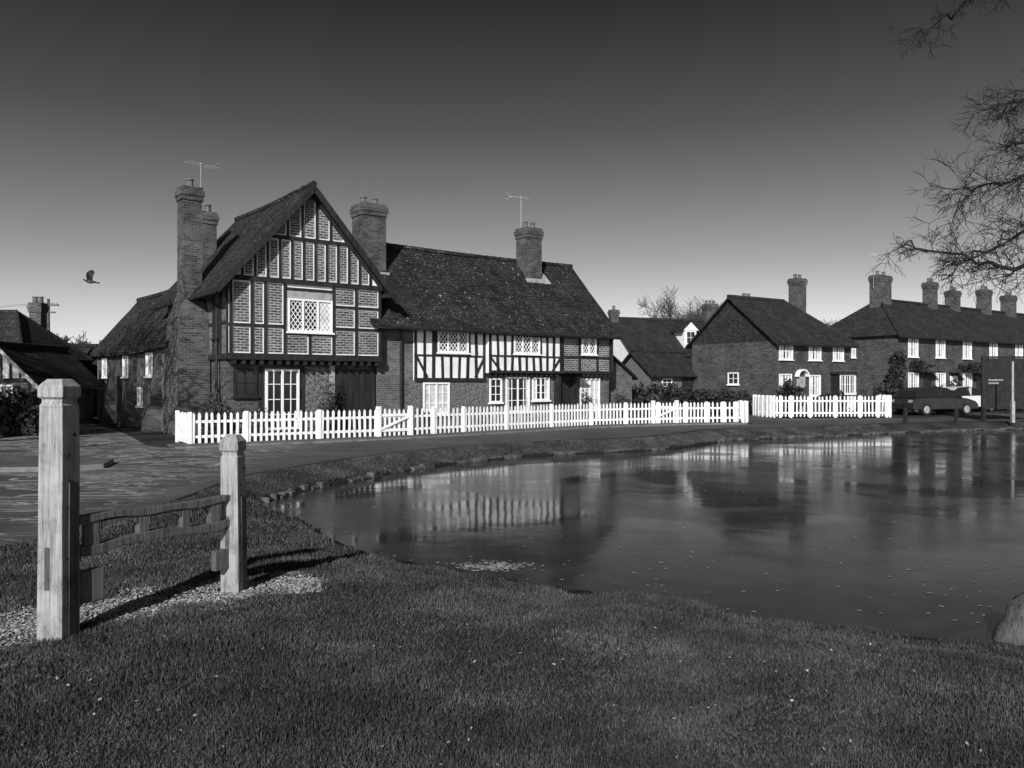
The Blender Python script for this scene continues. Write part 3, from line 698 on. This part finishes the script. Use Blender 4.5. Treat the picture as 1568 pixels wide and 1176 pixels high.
npmesh('wood_chips',Vc,Fc,M['chip'])

# ------------------------------------------------------------------ grass
def grassmat():
    m,nt,b=newmat('grass_blades'); L=nt.links.new
    tc=N(nt,'ShaderNodeTexCoord')
    a=N(nt,'ShaderNodeTexNoise'); a.inputs['Scale'].default_value=1.1; a.inputs['Detail'].default_value=9; a.inputs['Roughness'].default_value=.7; L(tc.outputs['Object'],a.inputs['Vector'])
    c=N(nt,'ShaderNodeTexNoise'); c.inputs['Scale'].default_value=70; c.inputs['Detail'].default_value=2; L(tc.outputs['Object'],c.inputs['Vector'])
    r=ramp(nt,[(.36,.030),(.5,.052),(.64,.095)]); L(a.outputs['Fac'],r.inputs[0]); r2=ramp(nt,[(.35,.35),(.65,1.6)]); L(c.outputs['Fac'],r2.inputs[0])
    mx=N(nt,'ShaderNodeMixRGB',blend_type='MULTIPLY'); mx.inputs[0].default_value=1; L(r.outputs[0],mx.inputs[1]); L(r2.outputs[0],mx.inputs[2])
    L(mx.outputs[0],b.inputs['Base Color']); b.inputs['Roughness'].default_value=.6; b.inputs['Specular IOR Level'].default_value=.3
    return m
n=850000
yy=3.0*(13.5/3.0)**(rs.rand(n)); xx=(rs.rand(n)*2-1)*(.72*yy+.3)
# verge between road and pond
nv=110000; t_=rs.rand(nv)*(len(farS)-14); i_=t_.astype(int); f_=(t_-i_)[:,None]; FA=np.array(farS)
pv=FA[i_]*(1-f_)+FA[i_+1]*f_; tv=FA[i_+1]-FA[i_]; tv/=np.linalg.norm(tv,axis=1)[:,None]; nv_=np.column_stack([-tv[:,1],tv[:,0]])
pv=pv+nv_*rs.uniform(.1,.85,(nv,1))
xx=np.concatenate([xx,pv[:,0]]);yy=np.concatenate([yy,pv[:,1]]); isv=np.arange(len(xx))>=n; n=len(xx)
h0=hfun(xx,yy)
ins=inside(xx,yy); cm=chipmask(xx,yy)
def roadmask(x,y):
    lx=np.interp(y,[-2,7.2,10,12.2,14.2],[-8.6,-5.4,-4.85,-4.75,-4.8]); return x<lx+.04*np.sin(y*6)
patch=np.sin(xx*1.7+yy*2.2)+np.sin(xx*4.1-yy*3.3)+np.sin(xx*9-yy*8)*.5
keep=(~ins)&(h0>WL+.025)&(cm+rs.rand(n)*.25>.45)&(isv|~roadmask(xx,yy))&(patch+rs.rand(n)*4>-.4)
keep&=(rs.rand(n)<np.clip(1.2-yy/22,0.1,1))|isv
xx,yy,h0,patch=xx[keep],yy[keep],h0[keep],patch[keep]; n=len(xx)
a=rs.rand(n)*2*math.pi; w=(.0022+.0012*rs.rand(n))*(.7+yy/5); hh=(.014+.03*rs.rand(n))*(1+.18*patch)
hh*=1+.9*(h0<WL+.09)*rs.rand(n)
ln=.03*(rs.rand(n)); b=rs.rand(n)*2*math.pi
base=np.column_stack([xx,yy,h0-.003]); dx=np.column_stack([np.cos(a)*w,np.sin(a)*w,np.zeros(n)])
tip=base+np.column_stack([np.cos(b)*ln,np.sin(b)*ln,hh])
V=np.stack([base-dx,base+dx,tip],1).reshape(-1,3)
npmesh('grass',V,np.arange(len(V)).reshape(-1,3),grassmat())
n=520; ly=3.2*(12/3.2)**rs.rand(n); lx=(rs.rand(n)*2-1)*.66*ly; k=(~inside(lx,ly))&(~roadmask(lx,ly)); lx,ly=lx[k],ly[k]
P3=np.column_stack([lx,ly,hfun(lx,ly)+.028]); Vc,Fc=quadcloud(P3,.007,1.2,rs); M['dead']=gmat('dead_leaf',.12,.45,9,3,.7,0,9)
npmesh('fallen_leaves',Vc,Fc,M['dead'])
n=1500; ly=6.6*(26/6.6)**rs.rand(n); lx=(rs.rand(n)*2-1)*.66*ly
lx=np.concatenate([lx,rs.normal(-.25,.22,420)]); ly=np.concatenate([ly,8.62+.0*rs.rand(420)+rs.normal(0,.10,420)])
k=inside(lx,ly); k&=(rs.rand(len(lx))<.4)|(np.arange(len(lx))>=1500); lx,ly=lx[k],ly[k]
P3=np.column_stack([lx,ly,np.full(len(lx),WL+.005)]); Vc,Fc=quadcloud(P3,.016,.02,rs); npmesh('floating_leaves',Vc,Fc,M['dead'])

# ------------------------------------------------------------------ trees
class Tr:
    def __init__(s): s.V=[];s.F=[]
    def seg(s,p,q,r0,r1,n):
        d=(q-p).normalized(); a=d.orthogonal().normalized(); c=d.cross(a); b=len(s.V)
        for o,r in ((p,r0),(q,r1)):
            for i in range(n):
                t=6.2832*i/n; s.V.append(o+a*(math.cos(t)*r)+c*(math.sin(t)*r))
        for i in range(n):
            j=(i+1)%n; s.F.append((b+i,b+j,b+n+j,b+n+i))
    def grow(s,p,d,L,r,lv,mx,rg,up=.05,ch=(3,5),minr=.004,curl=.22):
        n=5 if lv<mx else 3; sides=7 if lv==0 else (5 if lv==1 else (4 if lv==2 else 3))
        sp=L/n; pts=[p]; rr=r
        for i in range(n):
            d=(d+Vector((rg.gauss(0,curl),rg.gauss(0,curl),rg.gauss(0,curl)+up))).normalized() if (i or lv) else d
            q=p+d*sp; r2=max(minr,r*(1-.75*(i+1)/n)); s.seg(p,q,rr,r2,sides); p=q; rr=r2; pts.append((p,d.copy(),rr))
        if lv<mx:
            k=rg.randint(*ch)
            for j in range(k):
                idx=rg.randint(2,n) if lv==0 else rg.randint(1,n)
                pp,dd,r_=pts[idx]
                ax=Vector((rg.gauss(0,1),rg.gauss(0,1),rg.gauss(0,.6))).normalized()
                nd=(dd*.75+ax*.8+Z*up).normalized()
                s.grow(pp,nd,L*rg.uniform(.5,.72),max(minr,r_*.75),lv+1,mx,rg,up,ch,minr,curl)
    def obj(s,name,mat):
        V=np.array([tuple(v) for v in s.V]); return npmesh(name,V,np.array(s.F),mat,True)
T=Tr(); rg=random.Random(11)
tb=Vector((7.9,5.9,-.1))
def limb(pts,r0,r1,seed,dens=4,L=.8,mx=2,droop=-.02):
    rg=random.Random(seed); Q=[Vector(p) for p in pts]; n=len(Q)-1; fine=[]
    for i in range(n):
        a=Q[max(i-1,0)];b=Q[i];c=Q[i+1];d=Q[min(i+2,n)]
        for k in range(6):
            t=k/6; fine.append(.5*((2*b)+(c-a)*t+(2*a-5*b+4*c-d)*t*t+(3*b-a-3*c+d)*t**3)+Vector([rg.gauss(0,.03) for _ in range(3)]))
    fine.append(Q[-1]); m=len(fine)-1
    for i in range(m):
        f0=i/m;f1=(i+1)/m; T.seg(fine[i],fine[i+1],r0+(r1-r0)*f0**.6,r0+(r1-r0)*f1**.6,6)
        if i>m*.3:
            for _ in range(dens):
                if rg.random()<.5:
                    dd=(fine[i+1]-fine[i]).normalized(); ax=Vector((rg.gauss(0,1),rg.gauss(0,1),rg.gauss(0,1))).normalized()
                    T.grow(fine[i],(dd*.8+ax*.75).normalized(),L*rg.uniform(.4,1)*(1.15-.6*f0),max(.006,(r0+(r1-r0)*f0)*.2),1,1+mx,rg,droop,(3,5),.0028,.17)
T.seg(tb,tb+Vector((.1,.1,2.2)),.42,.34,12); T.seg(tb+Vector((.1,.1,2.2)),tb+Vector((.0,.3,4.2)),.34,.26,12)
top=tb+Vector((0,.3,4.2)); lo=tb+Vector((.1,.1,2.3))
limb([lo,(8.0,7.6,3.6),(7.4,9.2,3.35),(6.5,10,3.15),(5.75,10.2,3.3),(5.05,10.2,3.5)],.09,.006,1,5,.75)
limb([lo+Vector((0,0,.4)),(8.1,7.8,3.9),(7.5,9.2,3.8),(6.7,10,3.65),(6.1,10.2,3.4),(5.5,10.2,3.0)],.07,.006,8,4,.65)
limb([lo+Vector((0,0,.8)),(8.2,8,4.4),(7.6,9.4,4.5),(6.9,10,4.45),(6.3,10.2,4.25),(5.65,10.3,4.2)],.08,.006,2,5,.85)
limb([top,(8.0,8,5.7),(7.4,9.3,5.6),(6.6,10,5.3),(5.95,10.2,5.15)],.08,.006,3,5,.8)
limb([top,(8.0,8,5.3),(7.4,9.3,5.1),(6.7,10,4.85),(6.2,10.2,4.7)],.08,.006,9,5,.7)
limb([top,(7.8,7.5,6.6),(7.2,8.8,7.1),(6.3,9.6,6.8),(5.6,9.9,6.35),(5.1,10,6.1)],.08,.006,4,4,.6)
limb([top,(8.6,7,6.5),(9.3,8,8),(9.6,9,9)],.16,.03,5,3,1.2)
limb([top,(7.6,6.5,7.5),(8.0,6,9),(8.2,5.2,10)],.14,.03,6,3,1.0)
T.obj('overhanging_bare_tree',M['bark'])
T=Tr(); rg=random.Random(5)
for bx,by in ((-16.2,15.8),(-20.5,17.0)):
    T.grow(Vector((bx,by,-.1)),Z,7.5,.36,0,4,rg,.1,(4,5),.02,.16)
    for i in range(5):
        a=i*1.26; T.grow(Vector((bx,by,4.0+i*.6)),Vector((math.cos(a),math.sin(a),1.1)).normalized(),3.4,.15,1,4,rg,.08,(4,5),.02,.22)
T.obj('bare_lime_trees',M['bark'])
T=Tr(); rg=random.Random(9)
for x,y,h in ((17.2,94,5.0),(18.6,93,6.6),(20.0,90,7.2),(21.3,95,7.4),(22.6,94,7.0),(24,92,6.2),(25.5,92,5.2),(33,96,5.0),(35,92,5.6),(37,92,5.9),(39,95,5.8),(41,94,5.5),(43,93,5.0),(31,95,4.8)):
    for _ in range(2):
        T.grow(Vector((x+rg.uniform(-.6,.6),y,0)),Vector((rg.uniform(-.1,.1),0,1)).normalized(),h*.74,.14,0,4,rg,.12,(6,8),.02,.18)
T.obj('distant_bare_trees',gmat('distant_bark',.06,.11,5,3,.9,0,10))
T=Tr()
for i in range(18):
    T.grow(Vector((-58+i*1.7+rg.uniform(-.8,.8),78+rg.uniform(-6,6),0)),Z,rg.uniform(2.6,4.4),.13,0,4,rg,.1,(5,7),.03,.22)
T.obj('distant_hedgerow_trees',bpy.data.materials['distant_bark'])
# ------------------------------------------------------------------ hedges/shrubs
def hedge(name,blobs,dens,size,mat,seed=1):
    rg=np.random.RandomState(seed); PP=[]
    for (x,y,z,rx,ry,rz) in blobs:
        n=int(dens*rx*ry*rz+dens*.3); d=rg.normal(size=(n,3)); d/=np.linalg.norm(d,axis=1)[:,None]
        r=rg.rand(n)**.35; lump=1+.22*np.sin(d[:,0]*5+x)+.18*np.sin(d[:,2]*7+y)+.12*np.sin(d[:,1]*9)
        p=d*(r*lump)[:,None]*np.array([rx,ry,rz])+np.array([x,y,z]); PP.append(p[p[:,2]>0])
    P=np.vstack(PP); n=len(P)
    u=rg.normal(size=(n,3));u/=np.linalg.norm(u,axis=1)[:,None]; w=np.cross(u,rg.normal(size=(n,3)));w/=np.linalg.norm(w,axis=1)[:,None]
    s=(size*(.5+rg.rand(n)))[:,None]
    V=np.stack([P-u*s,P+w*s*.6,P+u*s,P-w*s*.6],1).reshape(-1,3)
    return npmesh(name,V,np.arange(len(V)).reshape(-1,4),M[mat])
hedge('hedge',[(-17.0+i*.7,24.8+.25*i,.5,.7,.6,.85) for i in range(4)]+[(-20+i*.9,25.2,.6,.8,.7,.9) for i in range(4)],5000,.07,'leaf',1)
hs=lambda t,s:(-8.72+.788*t-.616*s,24.5+.616*t+.788*s)
B=[]
for t,s,r,hh in ((.4,-.9,.45,.6),(2.9,-.6,.4,.55),(3.3,-.1,.3,.95),(6.7,-.5,.3,.4),(9.2,-.5,.35,.45),(13.2,-1,.3,.4),(14.6,-.5,.3,.7),(16.6,-.6,.35,.7),(-.6,-.3,.4,.7),(-.2,.6,.35,.8)):
    x,y=hs(t,s); B.append((x,y,hh*.7,r,r,hh))
hedge('garden_shrubs',B,4500,.04,'leaf2',2)
hedge('laurel_hedge',[(20.6+i*1.1,44.4+i*.3,.5,1.0,.7,.8+.2*math.sin(i*2)) for i in range(9)]+[(14.9,42.8,.9,.7,.5,.85),(17.6,43.5,.6,.7,.6,.6)],2500,.1,'leaf',3)
hedge('field_hedge',[(9.5+i*1.3,40.5+i*1.0,.5,.8,.8,.7) for i in range(3)]+[(5.8+i*1.2,38.5+.9*i,.6,.9,.8,.8) for i in range(5)],2500,.09,'leaf',4)
hedge('climbing_ivy',[(24.0,49.7,1.6,.45,.3,1.5),(24.3,50.0,3.0,.4,.25,.7),(25.8,50.9,2.7,1.2,.2,.3),(31,54.4,2.7,1.5,.2,.35),(35,57,2.6,1.5,.2,.35)],3500,.09,'leaf',6)
hedge('distant_shrubbery',[(-60+i*4.1,84+6*math.sin(i*1.7),.9,2.8,2,2.0+.7*math.sin(i*2.3)) for i in range(38)],90,.35,'leaf2',5)
# ------------------------------------------------------------------ vehicles
M['carpaint']=gmat('dark_car_paint',.02,.03,2,2,.25,0,9,spec=.6); M['rubber']=gmat('tyre',.012,.02,9,2,.8,0,9)
M['vanpaint']=gmat('white_car_paint',.6,.7,2,2,.3,0,9,spec=.5)
def car(name,loc,ang,L,Wd,prof,cab,paint,zs):
    E=empty(name,loc,ang); mb=MB(); hw=Wd/2
    def loft(pr,w0,w1,z0,z1,mat,glass=None):
        k=len(pr); b=len(mb.v)
        for sg in (-1,1):
            for x,z in pr:
                f=(z-z0)/(z1-z0+1e-6); mb.v.append((x,sg*(w0+(w1-w0)*max(0,f)),z))
        m1=mb.mi(mat); m2=mb.mi(glass or mat)
        mb.f.append(tuple(b+i for i in range(k))); mb.m.append(m2); mb.f.append(tuple(b+k+i for i in range(k))[::-1]); mb.m.append(m2)
        for i in range(k):
            j=(i+1)%k; mb.f.append((b+i,b+k+i,b+k+j,b+j)); mb.m.append(m2 if (glass and i in (0,len(pr)-2)) else m1)
    loft(prof,hw,hw*.93,.3,zs,paint); loft(cab,hw*.92,hw*.70,zs,max(z for x,z in cab),paint,'glass')
    mb.obj('body',E,bevel=.05)
    mb=MB()
    for x in (-L*.31,L*.31):
        for sg in (-1,1):
            mb.tube((x,sg*(hw-.2),.31),(x,sg*(hw+.01),.31),.31,.31,'rubber',20); mb.tube((x,sg*(hw+.012),.31),(x,sg*(hw+.02),.31),.19,.18,'lead',14)
    zt=max(z for x,z in cab)
    for sg in (-1,1):
        mb.box(L/2-.04,L/2+.01,sg*(hw-.3)-.14,sg*(hw-.3)+.14,.6,.72,'curtain'); mb.box(-L/2-.01,-L/2+.04,sg*(hw-.25)-.12,sg*(hw-.25)+.12,.65,.8,'lead')
        mb.box(.75,.9,sg*(hw+.02)-.07,sg*(hw+.02)+.07,.9,1.02,'dark')
        mb.box(-.35,-.27,sg*(hw*.83)-.05,sg*(hw*.83)+.05,zs,zt-.06,paint)
    mb.obj('wheels_and_lights',E)
pr=[(-2.1,.3),(-2.13,.6),(-2.05,.82),(-1.85,.9),(.9,.93),(1.5,.85),(1.95,.72),(2.12,.55),(2.1,.3)]
cb=[(-1.95,.9),(-1.6,1.25),(-1.2,1.4),(-.2,1.45),(.35,1.38),(1.1,.93)]
car('parked_car',(21.8,41.2,0),math.radians(18),4.2,1.7,pr,cb,'carpaint',.9)
car('parked_car',(25.6,45.3,0),math.radians(25),4.2,1.7,pr,cb,'vanpaint',.9)
# ------------------------------------------------------------------ sign, posts, pole
E=empty('notice_board',(20.9,35.2,0),math.radians(8)); mb=MB()
mb.box(-.1,2.6,-.04,.04,.5,2.75,'dark'); mb.box(-.16,2.66,-.05,.05,2.76,2.84,'timber'); mb.box(-.16,-.101,-.05,.05,0,2.76,'timber'); mb.box(2.601,2.66,-.05,.05,0,2.76,'timber')
rg=random.Random(8)
for i,(x0,wd) in enumerate(((.15,.7),(.15,.45))):
    q=x0
    while q<x0+wd:
        s_=rg.uniform(.03,.06); mb.box(q,q+s_,-.046,-.042,1.75-.14*i,1.81-.14*i+rg.uniform(0,.02),'lead'); q+=s_+.02
mb.obj('board',E)
def bollard(x,y,h,w,mat,name='wooden_bollard'):
    mb=MB(); a=w/2
    def ring4(r,z): return [(-r,-r,z),(r,-r,z),(r,r,z),(-r,r,z)]
    mb.box(-a,a,-a,a,0,h-.12,mat); mb.hexa(ring4(a*.85,h-.12)+ring4(a*.85,h-.1),'dark'); mb.hexa(ring4(a,h-.1)+ring4(a*.6,h),mat)
    o=mb.obj(name,bevel=.01); o.location=(x,y,0); o.rotation_euler=(0,0,.4)
bollard(-11.3,20.6,.9,.14,'wood'); bollard(-8.9,15.9,.18,.5,'wooddark','kerb_stone_block')
for x,y in ((16.3,33.0),(18.9,33.9),(20.4,34.4)): bollard(x,y,.62,.12,'bark')
mb=MB(); mb.tube((0,0,0),(0,0,2.5),.05,.045,'lead',10); mb.tube((0,0,2.5),(0,0,2.56),.07,.02,'lead',10); mb.box(-.06,.06,-.06,.06,0,.9,'lead'); o=mb.obj('sign_post'); o.location=(21.0,33.4,0)
mb=MB(); mb.tube((0,0,0),(0,0,6.4),.12,.08,'wooddark',8); mb.box(-.6,.6,-.04,.04,6.0,6.08,'wooddark'); mb.box(-.4,.4,-.04,.04,5.6,5.67,'wooddark')
for x in (-.5,-.2,.2,.5): mb.tube((x,0,6.08),(x,0,6.2),.03,.03,'lead',6)
o=mb.obj('telegraph_pole'); o.location=(-26.2,45,0)
mb=MB()
for z0,dx in ((6.15,-.5),(6.15,.5)):
    a=Vector((-26.2+dx,45,z0)); b=Vector((-60,40,6.6)); pr_=a
    for i in range(1,13):
        t=i/12; q=a.lerp(b,t)-Z*(1.0*4*t*(1-t)); mb.tube(pr_,q,.012,.012,'dark',3,False); pr_=q
mb.obj('overhead_wires')
mb=MB(); rg=random.Random(2)
rings=[(-.15,.12),(.0,.115),(.08,.10),(.16,.09),(.23,.085),(.27,.05)]
for z,r in rings:
    for i in range(12):
        t=6.283*i/12; q=r*(1+.18*math.sin(3*t+z*4)+rg.uniform(-.1,.1)); mb.v.append((q*math.cos(t)+z*.3,q*math.sin(t),z+(.04*math.cos(t) if z>.2 else 0)))
kk=mb.mi('wooddark')
for j in range(len(rings)-1):
    for i in range(12):
        q=(i+1)%12; mb.f.append((j*12+i,j*12+q,j*12+12+q,j*12+12+i)); mb.m.append(kk)
mb.f.append(tuple((len(rings)-1)*12+i for i in range(12))); mb.m.append(kk)
o=mb.obj('tree_stump',smooth=True); o.location=(3.9,6.15,-.2)
# ------------------------------------------------------------------ flying pigeon
E=empty('pigeon_in_flight',(-10.6,20,4.22),math.radians(200)); E.rotation_euler=(.35,-.15,math.radians(200))
M['feather']=gmat('feathers',.04,.09,20,3,.7,0,9)
mb=MB(); kk=mb.mi('feather'); prof=[(.17,.004,.03),(.155,.016,.03),(.125,.026,.025),(.095,.024,.012),(.05,.042,0),(-.02,.048,-.005),(-.08,.03,0),(-.13,.016,.005),(-.22,.03,.008)]
for x,r,zc in prof:
    for i in range(10):
        t=6.283*i/10; fl_=.25 if x<-.2 else 1; mb.v.append((x,r*math.cos(t)*(1.6 if x<-.2 else 1),zc+r*math.sin(t)*fl_))
for j in range(len(prof)-1):
    for i in range(10):
        q=(i+1)%10; mb.f.append((j*10+i,j*10+q,j*10+10+q,j*10+10+i)); mb.m.append(kk)
mb.obj('body',E,smooth=True)
mb=MB()
for sg in (-1,1):
    top_=[(.06,.03,.02),(.10,.12,.09),(.08,.2,.14),(-.0,.3,.17),(-.05,.33,.17)]; bot=[(-.06,.03,.015),(-.06,.12,.075),(-.08,.19,.12),(-.1,.26,.15),(-.06,.33,.168)]
    for i in range(4):
        q=[top_[i],top_[i+1],bot[i+1],bot[i]]; q=[(x,y*sg,z) for x,y,z in q]
        mb.hexa([(x,y,z-.004) for x,y,z in q]+[(x,y,z+.004) for x,y,z in q],'feather')
mb.obj('wings',E)
# ------------------------------------------------------------------ world, sun, camera
el=math.radians(27); tx,ty=.22,.975
w=bpy.data.worlds.new('World'); scene.world=w; w.use_nodes=True; nt=w.node_tree; L=nt.links.new
bg=nt.nodes['Background']; sky=N(nt,'ShaderNodeTexSky',sky_type='NISHITA'); sky.sun_disc=False; sky.sun_elevation=el; sky.sun_rotation=math.atan2(-tx,-ty)
sky.dust_density=1.0
sp=N(nt,'ShaderNodeSeparateColor'); L(sky.outputs[0],sp.inputs[0])
tc=N(nt,'ShaderNodeTexCoord'); sx=N(nt,'ShaderNodeSeparateXYZ'); L(tc.outputs['Generated'],sx.inputs[0])
r=ramp(nt,[(0,.40),(.07,.32),(.15,.22),(.3,.10),(.43,.045),(1,.035)]); L(sx.outputs['Z'],r.inputs[0])
mm=N(nt,'ShaderNodeMath',operation='MULTIPLY'); L(sp.outputs['Red'],mm.inputs[0]); L(r.outputs[0],mm.inputs[1])
m2=N(nt,'ShaderNodeMath',operation='MULTIPLY'); m2.inputs[1].default_value=4.0; L(mm.outputs[0],m2.inputs[0])
L(m2.outputs[0],bg.inputs['Color']); bg.inputs['Strength'].default_value=.1
sl=bpy.data.lights.new('sun','SUN'); sl.energy=5; sl.angle=math.radians(.5); sl.color=(1,1,1)
so=bpy.data.objects.new('sun',sl); col.objects.link(so)
so.rotation_euler=Vector((tx*math.cos(el),ty*math.cos(el),-math.sin(el))).to_track_quat('-Z','Y').to_euler(); so.location=(-5,-10,20)
cam=bpy.data.cameras.new('camera'); cam.lens=28; cam.sensor_width=36; cam.clip_end=3000; cam.shift_y=-.002
co=bpy.data.objects.new('camera',cam); col.objects.link(co); co.location=(0,0,1.7); co.rotation_euler=(math.pi/2,0,0); scene.camera=co
scene.view_settings.view_transform='Standard'; scene.view_settings.look='None'; scene.view_settings.exposure=0
